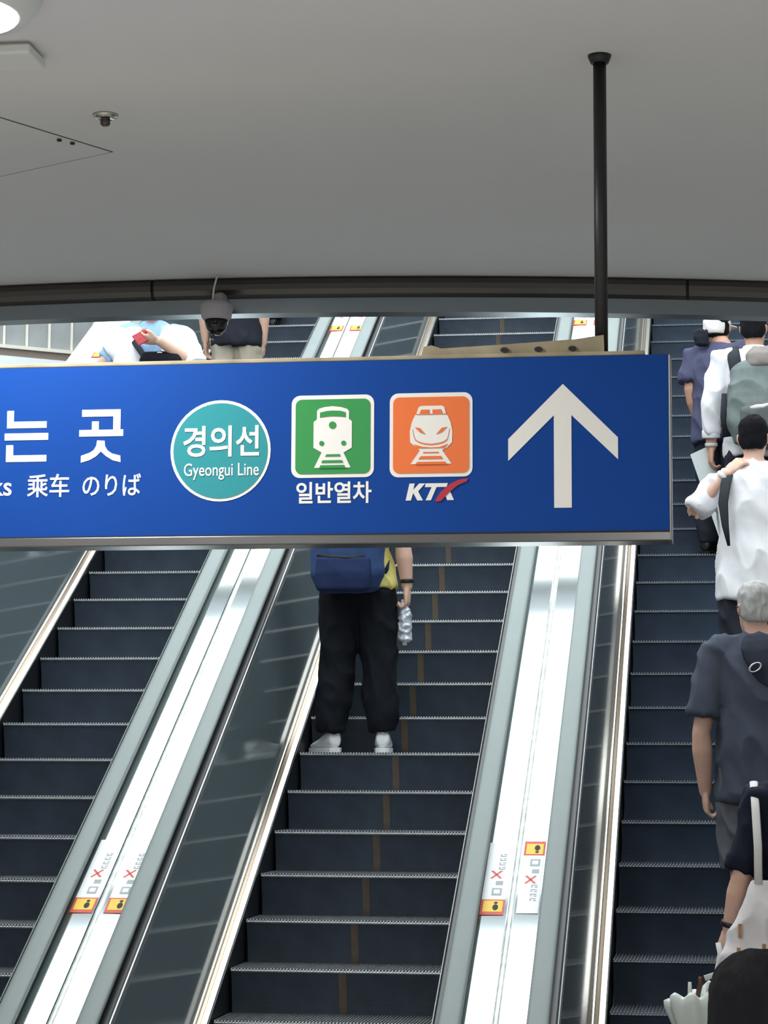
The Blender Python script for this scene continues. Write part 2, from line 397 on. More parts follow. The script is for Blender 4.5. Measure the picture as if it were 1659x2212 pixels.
# safety labels stuck flat on the decks (shape lies in the deck plane)
ANG = R(30)
def deck_label(esc, x0, x1, y0, length, flip, full=True):
    """x across, y0 = horizontal position of the lower end on the deck, length measured along the slope"""
    cxe = {id(escL): XL, id(escM): XM, id(escR): XR}[id(esc)]
    e = empty('safety_label', (0, 0, 0), parent=esc)
    o = Matrix.Translation(((x0 + x1) / 2 - cxe, y0, T * y0 + C0 + .8668)) @ Matrix.Rotation(ANG, 4, 'X')
    e.matrix_local = o
    w = (x1 - x0) / 2
    def flat(name, m, a, b, c, d, z): G().box(a, b, c, d, z, z + .0006).obj(name, m, e)
    L = length; yl = .115
    def Y(a): return (L - a) if flip else a
    def rr(name, m, a, b, c, d, z): flat(name, m, a, b, min(Y(c), Y(d)), max(Y(c), Y(d)), z)
    rr('red_border', M_lred, -w, w, 0, yl, .0004)
    rr('yellow_field', M_yel, -w + .010, w - .008, .022, yl - .010, .0012)
    g = G().stack([(w * .25, Y(.055), .0018, .012, .022), (w * .25, Y(.055), .0026, .012, .022)], 12, 2); g.obj('warning_figure', M_dark, e)
    g = G().stack([(w * .25, Y(.088), .0018, .008, .008), (w * .25, Y(.088), .0026, .008, .008)], 10, 2); g.obj('warning_figure', M_dark, e)
    if full:
        rr('white_field', M_lwhite, -w, w, yl, L, .0004)
        # pictogram, red cross and a column of worn print
        rr('pictogram', M_lgrey, -.012, .030, .145, .20, .0012); rr('pictogram', M_lwhite, -.004, .022, .158, .188, .0018)
        rr('pictogram', M_lgrey, .0, .03, .225, .255, .0012)
        for sgn in (-1, 1):
            b = G(); c = Y(.305)
            b.add([(-.002 - .026, c - sgn * .028, .0012), (-.002 - .016, c - sgn * .032, .0012), (-.002 + .026, c + sgn * .028, .0012), (-.002 + .016, c + sgn * .032, .0012)], [(0, 1, 2, 3)])
            b.obj('red_cross', M_lred, e)
        for i in range(4):
            a = .345 + i * .034
            if a + .02 < L:
                rr('print_mark', M_lgrey, .004, .030, a, a + .006, .0012); rr('print_mark', M_lgrey, .004, .010, a + .006, a + .02, .0012); rr('print_mark', M_lgrey, .018, .032, a + .014, a + .02, .0012)
    return e
deck_label(escL, -2.72, -2.620, 9.595, .58, False)
deck_label(escM, -2.572, -2.478, 9.595, .58, False)
deck_label(escM, -.986, -.887, 9.614, .56, False)
deck_label(escR, -.836, -.745, 9.626, .56, True)
for esc, a, b in ((escL, -2.72, -2.625), (escM, -2.575, -2.48), (escM, -.98, -.885), (escR, -.84, -.75)):
    deck_label(esc, a, b, 16.05, .55, False)
deck_label(escL, -4.36, -4.26, 15.66, .55, False)

# ------------------------------------------------------------------ hanging sign
SX, SY, SZ = -.12, 6.0, 2.53
sign = tag(empty('hanging_sign', (SX, SY, SZ)), 'long blue hanging direction sign with white arrow and train symbols', 'sign')
mm = lambda pts: [(a / 1000, b / 1000) for a, b in pts]
P = {
'n1':[(-1780,346),(-1761,346),(-1761,316),(-1669,316),(-1669,298),(-1780,298)],
'n2':[(-1786,284),(-1664,284),(-1664,265),(-1786,265)],
'n3':[(-1781,252),(-1761,252),(-1761,224),(-1668,224),(-1668,206),(-1781,206)],
'g1':[(-1571,345),(-1464,345),(-1464,289),(-1484,289),(-1484,326),(-1571,326)],
'g2':[(-1543,313),(-1524,313),(-1524,290),(-1456,290),(-1456,272),(-1578,272),(-1578,290),(-1543,290)],
'g3':[(-1528,261),(-1507,260),(-1506,246),(-1499,234),(-1486,225),(-1463,219),(-1462,201),(-1485,207),(-1504,219),(-1517,231),(-1530,218),(-1548,208),(-1572,201),(-1572,220),(-1548,228),(-1537,235),(-1530,247)],
'gt':[(-927,307),(-927,330),(-921,336),(-906,340),(-885,342),(-862,339),(-846,334),(-841,328),(-841,307),(-833,301),(-833,230),(-855,217),(-836,177),(-934,177),(-914,218),(-936,231),(-936,300)],
'gw':[(-919,325),(-902,329),(-885,330),(-864,329),(-850,325),(-850,312),(-864,314),(-885,315),(-902,314),(-919,312)],
'gs1':[(-901,213),(-865,213),(-863,207),(-904,207)],'gs2':[(-912,197),(-859,197),(-856,190),(-914,190)],'gs3':[(-917,184),(-853,184),(-850,176),(-920,176)],
'ot':[(-657,224),(-677,241),(-678,271),(-672,297),(-664,313),(-661,316),(-655,334),(-648,338),(-592,338),(-586,333),(-582,315),(-578,312),(-570,294),(-565,270),(-566,240),(-579,226),(-588,222),(-592,219),(-567,183),(-676,183),(-651,219)],
'oh1':[(-652,318),(-648,328),(-626,328),(-626,318)],'oh2':[(-618,318),(-618,328),(-595,328),(-591,318)],
'oe1':[(-665,281),(-651,279),(-636,262),(-651,267)],'oe2':[(-579,281),(-593,279),(-608,262),(-593,267)],
'om':[(-671,275),(-668,259),(-664,248),(-655,242),(-640,237),(-621,235),(-603,237),(-588,241),(-579,248),(-576,259),(-573,275)],
'ol':[(-668,236),(-644,229),(-621,227),(-599,228),(-577,236),(-586,225),(-659,225)],
'os1':[(-642,215),(-602,215),(-601,212),(-643,212)],'os2':[(-649,204),(-595,204),(-590,196),(-655,196)],'os3':[(-658,189),(-584,189),(-579,182),(-664,182)],
'k':[(-679,132),(-665,132),(-669,115),(-653,132),(-637,132),(-656,111),(-643,87),(-658,87),(-669,107),(-675,87),(-689,87)],
't':[(-636,132),(-577,132),(-581,122),(-607,122),(-622,87),(-636,87),(-620,122),(-638,122)],
'x':[(-586,106),(-573,114),(-561,87),(-579,87)],
'sw':[(-611,86),(-597,108),(-573,129),(-547,141),(-524,144),(-527,136),(-551,126),(-573,108),(-595,85),(-606,83)],
'ar':[(-274,390),(-131,246),(-131,188),(-252,307),(-252,63),(-298,63),(-298,307),(-418,188),(-418,246)],
'brk':[(-655,470),(-646,503),(-624,506),(-599,497),(-415,505),(-244,514),(-168,524),(-166,470)]}
LEN = 3.1
G().box(-LEN, 0, .0, .11, .0, .463).obj('sign_face', M_blue, sign)
G().box(-LEN, .004, -.004, .115, -.026, -.001).obj('bottom_rail', M_steel, sign, bevel=.003)
G().box(-LEN, .004, -.003, .004, -.001, .0012).obj('bottom_gap', M_dark, sign)
G().box(.0, .007, -.004, .114, -.026, .463).obj('end_rail', M_steel, sign, bevel=.002)
G().box(-LEN, -.06, .001, .113, .4635, .475).obj('top_cover', M_dust, sign, bevel=.003)
G().prism(mm(P['brk']), .03, .036).obj('mounting_bracket', M_dust, sign)
for x in (-.43, -.34, -.25):
    G().stack([(0, 0, 0, .011, .007), (0, 0, .003, .011, .007)], 10, 2).obj('bolt_hole', M_dark, sign, loc=(x, .0285, .489)).rotation_euler.x = R(90)
def pole(x):
    g = G().tube([(x, .055, .47), (x, .055, CZ - SZ - .008)], .0175, 16); g.obj('pole', M_pole, sign, True)
    g = G().stack([(x, .055, CZ - SZ - .022, .024, .024), (x, .055, CZ - SZ - .008, .030, .030), (x, .055, CZ - SZ, .032, .032)], 20, 2); g.obj('pole_flange', M_pole, sign, True)
pole(-.175); pole(-LEN + .175)
def film(name, keys, m, layer, parent=None):
    for k in keys:
        o = G().prism(mm(P[k]) if isinstance(k, str) else k, -.0012 * layer, -.0012 * layer + .0011).obj(name, m, parent or sign)
    return o
def circ(cx, cz, r, n=48): return [(cx + r * math.cos(2 * math.pi * k / n), cz + r * math.sin(2 * math.pi * k / n)) for k in range(n)]
def rrect(x0, x1, z0, z1, r, n=6):
    p = []
    for cx, cz, a0 in ((x1 - r, z1 - r, 0), (x0 + r, z1 - r, 90), (x0 + r, z0 + r, 180), (x1 - r, z0 + r, 270)):
        p += [(cx + r * math.cos(R(a0 + 90 * k / n)), cz + r * math.sin(R(a0 + 90 * k / n))) for k in range(n + 1)]
    return p
film('arrow_symbol', ['ar'], M_cream, 1)
film('korean_lettering', ['n1', 'n2', 'n3'], M_cream, 1); film('korean_lettering', ['g1', 'g2', 'g3'], M_cream, 1)
text('korean_lettering', '타', M_cream, sign, (-1.985, -1.86, .203, .35), -.0012, .0011, bold=.012)
text('english_lettering', 'Tracks', M_cream, sign, (-1.955, -1.763, .114, .166), -.0012, .0011, bold=.010)
text('chinese_lettering', '乘车', M_cream, sign, (-1.720, -1.603, .109, .172), -.0012, .0011, bold=.010)
text('japanese_lettering', 'のりば', M_cream, sign, (-1.566, -1.405, .110, .170), -.0012, .0011, bold=.010)
bd = film('line_badge', [circ(-1.1885, .2275, .1365)], M_cream, 1)
film('badge_field', [circ(-1.1885, .2275, .1285)], M_teal, 2, bd)
text('badge_korean', '경의선', M_cream, bd, (-1.290, -1.083, .211, .295), -.0038, .0011, bold=.018)
text('badge_english', 'Gyeongui Line', M_cream, bd, (-1.287, -1.083, .149, .194), -.0038, .0011, bold=.004)
tg = film('train_pictogram', [rrect(-.996, -.774, .151, .372, .023)], M_cream, 1)
film('green_field', [rrect(-.985, -.784, .161, .361, .017)], M_green, 2, tg)
film('train_front', ['gt'], M_cream, 3, tg)
film('train_details', ['gw', 'gs1', 'gs2', 'gs3', circ(-.885, .291, .0098, 20), circ(-.914, .2425, .0066, 16), circ(-.855, .2425, .0066, 16)], M_green, 4, tg)
ok = film('express_pictogram', [rrect(-.732, -.512, .149, .373, .023)], M_cream, 1)
film('orange_field', [rrect(-.723, -.521, .159, .362, .017)], M_orange, 2, ok)
film('train_front', ['ot'], M_cream, 3, ok)
mth = mm(P['om']); g0 = [(x, z + .0016) for x, z in mth]; g1 = [(x, z - .0016) for x, z in mth][::-1]
segs = [g0 + g1]
film('train_details', ['oh1', 'oh2', 'oe1', 'oe2', 'ol', 'os1', 'os2', 'os3', [(-.661, .3165), (-.582, .3165), (-.582, .3145), (-.661, .3145)]] + segs, M_orange, 4, ok)
text('train_caption', '일반열차', M_cream, sign, (-.982, -.780, .082, .140), -.0012, .0011, bold=.020)
film('express_caption', ['k', 't', 'x'], M_cream, 1); film('red_swoosh', ['sw'], M_red, 2)

# security camera under the fascia
e = tag(empty('security_camera', (-1.898, 8.60, 3.70)), 'pale grey dome security camera hung under the ceiling edge', 'camera')
G().stack([(0, 0, -.062, .050, .050), (0, 0, -.052, .058, .058), (0, 0, -.015, .064, .064), (0, 0, -.002, .062, .062), (0, 0, .012, .04, .04)], 28, 2).obj('housing', M_grey, e, True)
G().stack([(0, 0, -.122, .008, .008), (0, 0, -.117, .022, .022), (0, 0, -.10, .036, .036), (0, 0, -.08, .044, .044), (0, 0, -.060, .046, .046)], 24, 2).obj('dome', M_glassk, e, True)
G().tube([(0, .0, .01), (0, .03, .03), (0, .09, .045), (0, .12, .05)], .022, 12).obj('bracket', M_grey, e, True)
G().tube([(-.012, -.02, .0), (-.008, -.015, .06), (-.002, 0, .10), (.0, .01, .125)], .0035, 8).obj('cable', M_off, e, True)
# ------------------------------------------------------------------ people
V = Vector
def step_pos(ph, n, back=.17):
    y = (n + ph) * RUN; return y + back, nose_z(y) + .006
def hand(g, w, d, pn, t, curl=.8, s=1.0, thumb=.5):
    """wrist, pointing direction, palm normal, thumb side; palm and five separate bent fingers"""
    w, d, pn, t = V(w), V(d).normalized(), V(pn).normalized(), V(t).normalized()
    pn = (pn - d * pn.dot(d)).normalized(); t = (t - d * t.dot(d) - pn * t.dot(pn)).normalized()
    g.tube([w - d * .02, w + d * .02, w + d * .055, w + d * .092], [(.019 * s, .023 * s), (.017 * s, .033 * s), (.0165 * s, .040 * s), (.013 * s, .039 * s)], 12, flat=pn)
    for off, ln in ((.030, .074), (.010, .084), (-.011, .078), (-.030, .062)):
        p = w + d * .088 * s + t * off * s; pts = [p - d * .025]; th = 0
        for k, seg in enumerate((.46, .31, .26)):
            pts.append(p.copy()); th += curl * (.75, 1.15, .8)[k]
            p = p + (d * math.cos(th) + pn * math.sin(th)) * ln * seg * s
        pts.append(p); g.tube(pts, [.0092 * s, .0094 * s, .0088 * s, .0082 * s, .0062 * s], 8)
    p = w + d * .028 + t * .030; q = p + (d * .75 + t * .55 + pn * thumb * .6).normalized() * .042 * s
    r = q + (d * .85 + pn * thumb * 1.1 - t * .1).normalized() * .036 * s
    g.tube([p - t * .018, p, q, r], [.014 * s, .0145 * s, .0115 * s, .0078 * s], 8)

def person(label, pos, rz=0, H=1.7, skin=None, shirt=None, pants=None, shoes=None, hair=None, arms=None, feet=None, lean=(0, 0), shirt_hem=.80,
           sleeve='short', pant_len='long', hair_len=.0, head_turn=0, head_tilt=0, build=1.0, bald=False, group='people at the escalators', seed=1, toes=(0, 0), hoff=(0, 0, 0), pant_w=1.0, collar=False, loose=0.0, wide=.0, sh_drop=(0, 0), hem_z=.09, hair_w=1.0):
    skin = skin or M_skin
    e = tag(empty('person', pos, rz), label, 'person', group)
    k = H / 1.7; b = build
    lx, ly = lean                                   # shift of the shoulders against the feet
    feet = feet or ((-.10, 0), (.10, 0))
    def tz(z): return z * k
    def lean_at(z): f = max(0, (z - .9) / .5); return lx * f, ly * f
    sh = [V((s * .180 * b + lx, ly - .01, tz(1.395) - sh_drop[(s + 1) // 2])) for s in (-1, 1)]
    hipc = V(((feet[0][0] + feet[1][0]) / 2, (feet[0][1] + feet[1][1]) / 2 * .5, tz(.93)))
    hips = [hipc + V((s * .085 * b, 0, -.03)) for s in (-1, 1)]
    knees = []; ankles = []
    for i in (0, 1):
        a = V((feet[i][0], feet[i][1] - .035, tz(.085))); ankles.append(a)
        m = (hips[i] + a) / 2; knees.append(V((m.x * 1.0, m.y + .015, tz(.49))))
    arms = arms or [{}, {}]
    el = []; wr = []
    for i, s in ((0, -1), (1, 1)):
        A = arms[i]
        el.append(V(A['elbow']) if 'elbow' in A else sh[i] + V((s * .055, -.03, -.275 * k)))
        wr.append(V(A['wrist']) if 'wrist' in A else el[i] + V((s * .0, .07, -.245 * k)))
    # ---- body (skin), one continuous surface
    g = G()
    tw = lambda z, rx, ry, cy=0: (lean_at(z)[0] + hipc.x * max(0, 1 - max(0, (z - .9) / .5)), cy + lean_at(z)[1], tz(z), rx * b, ry * b)
    g.stack([tw(.86, .13, .085), tw(.95, .145, .095), tw(1.06, .130, .085), tw(1.2, .145, .095), tw(1.32, .16, .095), tw(1.40, .135, .075), tw(1.445, .075, .06), tw(1.47, .055, .055)], 20)
    hc = V((lx * 1.15 + hoff[0], ly * 1.1 + .012 + hoff[1], tz(1.585) + hoff[2]))
    g.tube([(lx, ly - .012, tz(1.40)), (lx * 1.05, ly - .008, tz(1.46)), hc + V((0, -.012, -.055))], [.062 * b, .055, .055], 14)
    ht = R(head_turn); Rm = Matrix.Rotation(ht, 3, 'Z') @ Matrix.Rotation(R(head_tilt), 3, 'X')
    def hd(x, y, z): return hc + Rm @ V((x, y, z))
    # skull, jaw, nose, ears
    rs = []
    for z, rx, ry, cy in ((-.118, .030, .030, .050), (-.105, .046, .045, .042), (-.075, .058, .068, .025), (-.035, .067, .086, .008), (.01, .072, .094, .0), (.05, .072, .093, -.004), (.085, .060, .080, -.008), (.108, .035, .050, -.010), (.115, .012, .02, -.01)):
        rs.append([hd(rx * math.cos(2 * math.pi * q / 20), cy + ry * math.sin(2 * math.pi * q / 20), z) for q in range(20)])
    g.rings(rs)
    g.tube([hd(0, .085, .018), hd(0, .100, -.012), hd(0, .106, -.030), hd(0, .088, -.040)], [.009, .012, .015, .010], 8)
    for s in (-1, 1):
        g.tube([hd(s * .070, -.012, .022), hd(s * .080, -.022, .012), hd(s * .079, -.018, -.016), hd(s * .070, -.006, -.032)], [(.008, .010), (.009, .017), (.008, .014), (.006, .008)], 8, flat=Rm @ V((1, 0, 0)))
    for i, s in ((0, -1), (1, 1)):
        A = arms[i]; m = (el[i] + wr[i]) / 2
        g.tube([sh[i] + V((-s * .03, 0, .01)), sh[i], (sh[i] * .5 + el[i] * .5), el[i], el[i] * .68 + wr[i] * .32, wr[i], wr[i] + (wr[i] - el[i]).normalized() * .02], [.043, .047 * b, .046 * b, .041 * b, .046 * b, .031, .028], 14)
        d = V(A.get('dir', (wr[i] - el[i]).normalized() + V((0, .1, 0))))
        hand(g, wr[i] + d.normalized() * .005, d, A.get('palm', (-s, 0, 0)), A.get('thumb', (0, 1, 0)), A.get('curl', .55), 1.1 * k)
        g.tube([hips[i] + V((0, 0, .06)), hips[i], (hips[i] + knees[i]) / 2, knees[i], knees[i] * .7 + ankles[i] * .3 + V((0, -.02, 0)), ankles[i], ankles[i] + V((0, 0, -.03))], [.075 * b, .078 * b, .068 * b, .052 * b, .052 * b, .034, .034], 14)
        g.tube([ankles[i] + V((0, -.01, -.03)), ankles[i] + V((math.sin(R(-toes[i])) * .1, .10, -.05))], [.032, .028], 10)
    blend(g, 'body', skin, e, .0075, 3)
    # ---- face
    for s in (-1, 1):
        G().ball(hd(s * .030, .080, .012), (.011, .008, .008), 10, 7).obj('eye', mat('eye dark', (30, 24, 22), .2), e, True)
    G().ball(hd(0, .088, -.066), (.022, .007, .006), 12, 7).obj('mouth', mat('lips', (168, 96, 88), .5), e, True)
    # ---- hair
    if hair:
        g = G(); rs = []
        low = -.062 - hair_len
        for z, rx, ry, cy in ((low, .050, .045, -.045), (low + .012, .060, .056, -.040), (-.03, .073, .066, -.034), (.0, .0775, .074, -.026), (.035, .080, .088, -.014), (.07, .078, .093, -.008), (.10, .064, .080, -.008), (.122, .040, .053, -.010), (.130, .014, .02, -.012)):
            rs.append([hd(hair_w * rx * math.cos(2 * math.pi * q / 24), cy + ry * math.sin(2 * math.pi * q / 24), z) for q in range(24)])
        g.rings(rs); blend(g, 'hair', hair, e, .007, 2, .006, (26, 26, 12), seed)
    # ---- trousers / shorts
    if pants:
        g = G(); pw = pant_w
        g.stack([tw(.80, .155, .105), tw(.88, .168, .118), tw(.97, .160, .110), tw(1.04, .150, .103)], 20)
        for i in (0, 1):
            if pant_len == 'long':
                g.tube([hips[i] + V((0, 0, .05)), hips[i] + V((0, 0, -.06)), (hips[i] + knees[i]) / 2, knees[i], (knees[i] + ankles[i]) / 2 + V((0, -.005, 0)), V((ankles[i].x, ankles[i].y - .005, hem_z + .05)), V((ankles[i].x, ankles[i].y, hem_z))], [.088 * b, .099 * b * pw, .092 * b * pw, .082 * b * pw, .078 * b * pw, .070 * pw, .064 * pw], 16)
            else:
                q = knees[i] + V((0, 0, .03 if pant_len == 'short' else -.10)); 
                g.tube([hips[i] + V((0, 0, .05)), hips[i] + V((0, 0, -.06)), (hips[i] + knees[i]) / 2, q], [.088 * b, .100 * b * pw, .096 * b * pw, .090 * b * pw], 16)
        blend(g, 'shorts' if pant_len != 'long' else 'trousers', pants, e, .010, 4, .018, (9, 9, 6), seed + 3)
    # ---- shirt
    if shirt:
        g = G(); hm = shirt_hem; L = loose
        g.stack([tw(hm, .178 + L + wide, .128 + L), tw(hm + .03, .180 + L + wide, .130 + L), tw(.97, .172 + L + wide * .6, .122 + L), tw(1.08, .162 + L, .114 + L), tw(1.2, .172 + L * .7, .120 + L * .6), tw(1.30, .192, .120), tw(1.36, .190, .108), tw(1.405, .160, .090), tw(1.44, .105, .074), tw(1.465, .066, .062)], 24)
        for i, s in ((0, -1), (1, 1)):
            g.tube([(lx + s * .03, ly - .01, tz(1.43)), (lx * 1 + s * .10, ly - .012, tz(1.405) - sh_drop[i] * .4), sh[i] + V((s * .012, 0, -.004))], [.045, .055, .062 * b], 14)
        for i, s in ((0, -1), (1, 1)):
            d = (el[i] - sh[i]); f = (wr[i] - el[i])
            if sleeve == 'short':
                g.tube([sh[i] + V((-s * .05, 0, .01)), sh[i] + V((0, 0, .002)), sh[i] + d * .45, sh[i] + d * .80], [.062, .073 * b, .071 * b + L * .4, .070 * b + L * .5], 16)
            elif sleeve == 'elbow':
                g.tube([sh[i] + V((-s * .05, 0, .01)), sh[i] + V((0, 0, .002)), sh[i] + d * .5, sh[i] + d * .8, sh[i] + d * .93], [.062, .072 * b, .070 * b, .068 * b + L * .5, .066], 16)
            else:
                g.tube([sh[i] + V((-s * .05, 0, .01)), sh[i], sh[i] + d * .5, el[i], el[i] + f * .4, el[i] + f * .66, el[i] + f * .70], [.062, .072 * b, .068 * b, .062 * b, .060, .057, .054], 16)
        blend(g, 'shirt', shirt, e, .0095, 7, .020, (8, 8, 4.5), seed)
        if collar:
            g = G(); g.stack([(lx, ly - .008, tz(1.425), .088, .078), (lx, ly - .004, tz(1.455), .076, .070), (lx * 1.05, ly, tz(1.478), .070, .066)], 20, 2); blend(g, 'collar', shirt, e, .008, 2)
    # ---- shoes
    if shoes:
        for i in (0, 1):
            a = ankles[i]; tr = Matrix.Rotation(R(toes[i]), 3, 'Z')
            def fp(x, y, z): return V((a.x, a.y, 0)) + tr @ V((x, y, z))
            g = G(); rs = []
            for y, wd, h0, h1 in ((-.060, .022, .030, .080), (-.047, .037, .022, .118), (-.01, .041, .020, .128), (.03, .044, .020, .110), (.08, .049, .020, .080), (.13, .050, .020, .062), (.17, .042, .022, .052), (.200, .022, .025, .040)):
                rs.append([fp(wd * math.cos(q), y, (h0 + h1) / 2 + (h1 - h0) / 2 * math.sin(q)) for q in [2 * math.pi * j / 14 for j in range(14)]])
            g.rings(rs); up_ = blend(g, 'shoe', shoes, e, .007, 2)
            g = G(); rs = []
            for y, wd in ((-.066, .018), (-.05, .036), (0, .042), (.08, .050), (.14, .050), (.18, .042), (.203, .020)):
                rs.append([fp(x, y, z) for x, z in ((-wd, .0), (wd, .0), (wd, .026), (-wd, .026))])
            g.rings(rs).obj('sole', shoes, up_)
            if shoes is M_sneak:
                g = G(); g.tube([fp(.002, -.050, .105), fp(.004, -.066, .128), fp(.010, -.058, .15)], .009, 8).obj('heel_tab', shoes, up_, True)
    return e
def band(parent, p, d, r, m, name='wristband', w=.022):
    p, d = V(p), V(d).normalized(); r += .006
    return G().tube([p - d * w * .5, p - d * w * .4, p + d * w * .4, p + d * w * .5], [r, r + .003, r + .003, r], 16).obj(name, m, parent, True)

M_sneak = mat('white sneaker', (236, 238, 240), .6)
M_bshoe = mat('black shoe', (22, 22, 24), .5)
H_black = mat('black hair', (18, 18, 22), .8, var=.2, scale=60, bump=.3, bscale=180, stretch=(1, 1, .2), spec=.15)
H_grey = mat('grey hair', (176, 174, 172), .6, var=.25, scale=50, bump=.35, bscale=160, stretch=(1, 1, .25))
K_black = cloth('black trousers', (20, 23, 30)); K_navy = cloth('navy cloth', (28, 32, 48)); K_white = cloth('white shirt cloth', (236, 236, 240), .02)
K_yellow = cloth('pale yellow shirt', (232, 222, 136)); K_dgrey = cloth('charcoal shirt', (74, 80, 94)); K_gshort = cloth('grey shorts', (98, 100, 106)); K_purple = cloth('purple navy shirt', (78, 80, 106))
K_bag = cloth('grey backpack', (116, 126, 126), .1); K_bagd = cloth('dark strap', (48, 52, 58)); K_bagt = cloth('taupe pack lid', (142, 136, 132), .1); K_blue = cloth('blue backpack', (34, 48, 84), .1); K_bluel = cloth('lighter blue pack', (54, 76, 118), .1)
K_lblue = cloth('light blue shirt', (150, 186, 226)); K_tee = cloth('black tee', (36, 38, 48)); K_beige = cloth('beige shorts', (166, 158, 144)); K_dkey = cloth('dark trousers', (44, 46, 56))
M_band = mat('black watch strap', (18, 17, 20), .5); M_silver = mat('silver', (196, 196, 200), .25, 1.0); M_wband = mat('pale wristband', (208, 214, 214), .6)

# --- rider with the blue backpack, middle escalator
y, z = step_pos(PHM, 35); px = -1.945
pm = person('person in wide black trousers and white sneakers, head hidden behind the blue sign', (px, y, z), 0, 1.72, shirt=K_yellow, pants=K_black, shoes=M_sneak, hair=H_black, feet=((-.135, 0), (.145, .02)), shirt_hem=.875, pant_w=1.16, build=1.04, hem_z=.115,
            arms=[{'elbow': (-.24, .10, 1.12), 'wrist': (-.12, .26, 1.0), 'dir': (.8, .5, 0), 'palm': (0, 0, -1), 'thumb': (0, .5, 1)}, {'elbow': (.255, -.05, 1.13), 'wrist': (.275, -.02, .905), 'dir': (.01, .02, -1), 'palm': (-1, .1, 0), 'thumb': (0, 1, 0), 'curl': 1.25}], toes=(38, 6), wide=.035, seed=2)
band(pm, (.2745, -.021, .93), (.03, .1, -1), .031, M_band, 'watch')
bp = tag(empty('backpack', (px - .02, y - .005, z - .028)), 'blue cloth backpack with a lower front pocket on the rider in black trousers', 'backpack')
g = G().stack([(0, -.20, .885, .12, .045), (0, -.205, .90, .165, .075), (0, -.215, .97, .195, .10), (0, -.215, 1.12, .20, .105), (0, -.21, 1.28, .185, .095), (0, -.20, 1.38, .14, .07), (0, -.19, 1.42, .07, .04)], 28, 3)
blend(g, 'pack', K_bluel, bp, .009, 3, .008, (7, 7, 6), 5)
g = G().stack([(-.01, -.30, .880, .115, .03), (-.01, -.305, .892, .145, .045), (-.01, -.31, .98, .150, .05), (-.01, -.305, 1.055, .145, .04), (-.01, -.30, 1.065, .13, .03)], 24, 3.4); blend(g, 'front_pocket', K_blue, bp, .008, 3, .005, (7, 7, 6), 6)
G().tube([(-.15, -.318, 1.075), (-.08, -.336, 1.064), (.02, -.340, 1.058), (.11, -.325, 1.066)], [(.006, .009)] * 4, 8).obj('zip', M_dark, bp, True)
for s in (-1, 1):
    G().tube([(s * .11, -.14, 1.38), (s * .12, -.04, 1.475), (s * .13, .09, 1.43), (s * .14, .15, 1.30), (s * .17, .12, 1.14), (s * .19, -.10, 1.0)], [(.008, .028)] * 6, 10).obj('strap', K_blue, bp, True)
g = G(); bx = px + .262
bo = tag(empty('plastic_bottle', (bx, y - .01, z + .60)), 'crumpled silvery plastic bottle held in the hand of the backpack rider', 'bottle')
g = G().stack([(0, 0, .0, .022, .022), (0, 0, .012, .036, .034), (0, 0, .04, .033, .03), (0, 0, .07, .037, .034), (0, 0, .11, .031, .033), (0, 0, .15, .034, .030), (0, 0, .175, .024, .024), (0, 0, .20, .015, .015), (0, 0, .225, .015, .015)], 16, 2.4)
blend(g, 'bottle', mat('crumpled plastic', (206, 212, 222), .25, .25, var=.25, scale=26, bump=.9, bscale=40), bo, .006, 1, .010, (28, 28, 24), 3)
G().stack([(0, 0, -.02, .012, .012), (0, 0, .004, .014, .014)], 12, 2).obj('cap', M_off, bo, True)

# --- grey-haired man in charcoal shirt, right escalator
y, z = step_pos(PHR, 30); px = .185
pg = person('person with grey hair in charcoal shirt and grey shorts, arm hanging', (px, y, z), 0, 1.71, shirt=K_dgrey, pants=K_gshort, shoes=M_bshoe, hair=H_grey, pant_len='knee', shirt_hem=.70, loose=.012, build=1.06, pant_w=1.05, head_turn=14, hoff=(-.015, 0, 0),
            arms=[{'elbow': (-.265, -.03, 1.02), 'wrist': (-.250, .03, .76), 'dir': (.05, .12, -1), 'palm': (.9, .1, 0), 'thumb': (.0, 1, .1), 'curl': 1.1}, {'elbow': (.26, .02, 1.08), 'wrist': (.24, .22, .95)}], feet=((-.09, 0), (.10, 0)), seed=9)
g = G().stack([(.07, -.118, 1.20, .03, .02), (.05, -.126, 1.25, .06, .025), (.03, -.126, 1.33, .085, .028), (.01, -.112, 1.40, .095, .032), (0, -.085, 1.44, .08, .035), (0, -.06, 1.465, .06, .03)], 20, 2.1); blend(g, 'hood', cloth('hood', (50, 55, 66)), pg, .009, 3, .006, (8, 8, 8), 4)
ring = G(); cx, cz = -.018, 1.315
ring.rings([[(cx + (.026 + .006 * math.cos(b_)) * math.cos(a) * 1.0, -.168 + .006 * math.sin(b_), cz + (.026 + .006 * math.cos(b_)) * math.sin(a) * .72 + .35 * (.026 * math.cos(a))) for b_ in [math.pi * j / 4 for j in range(8)]] for a in [2 * math.pi * q / 24 for q in range(24)]], loop=True)
ring.obj('metal_ring', M_silver, pg, True)
g = G().tube([(-.098, .055, 1.607), (-.098, .0, 1.605), (-.09, -.05, 1.60)], .003, 6); g.obj('glasses_temple', M_bshoe, pg, True)

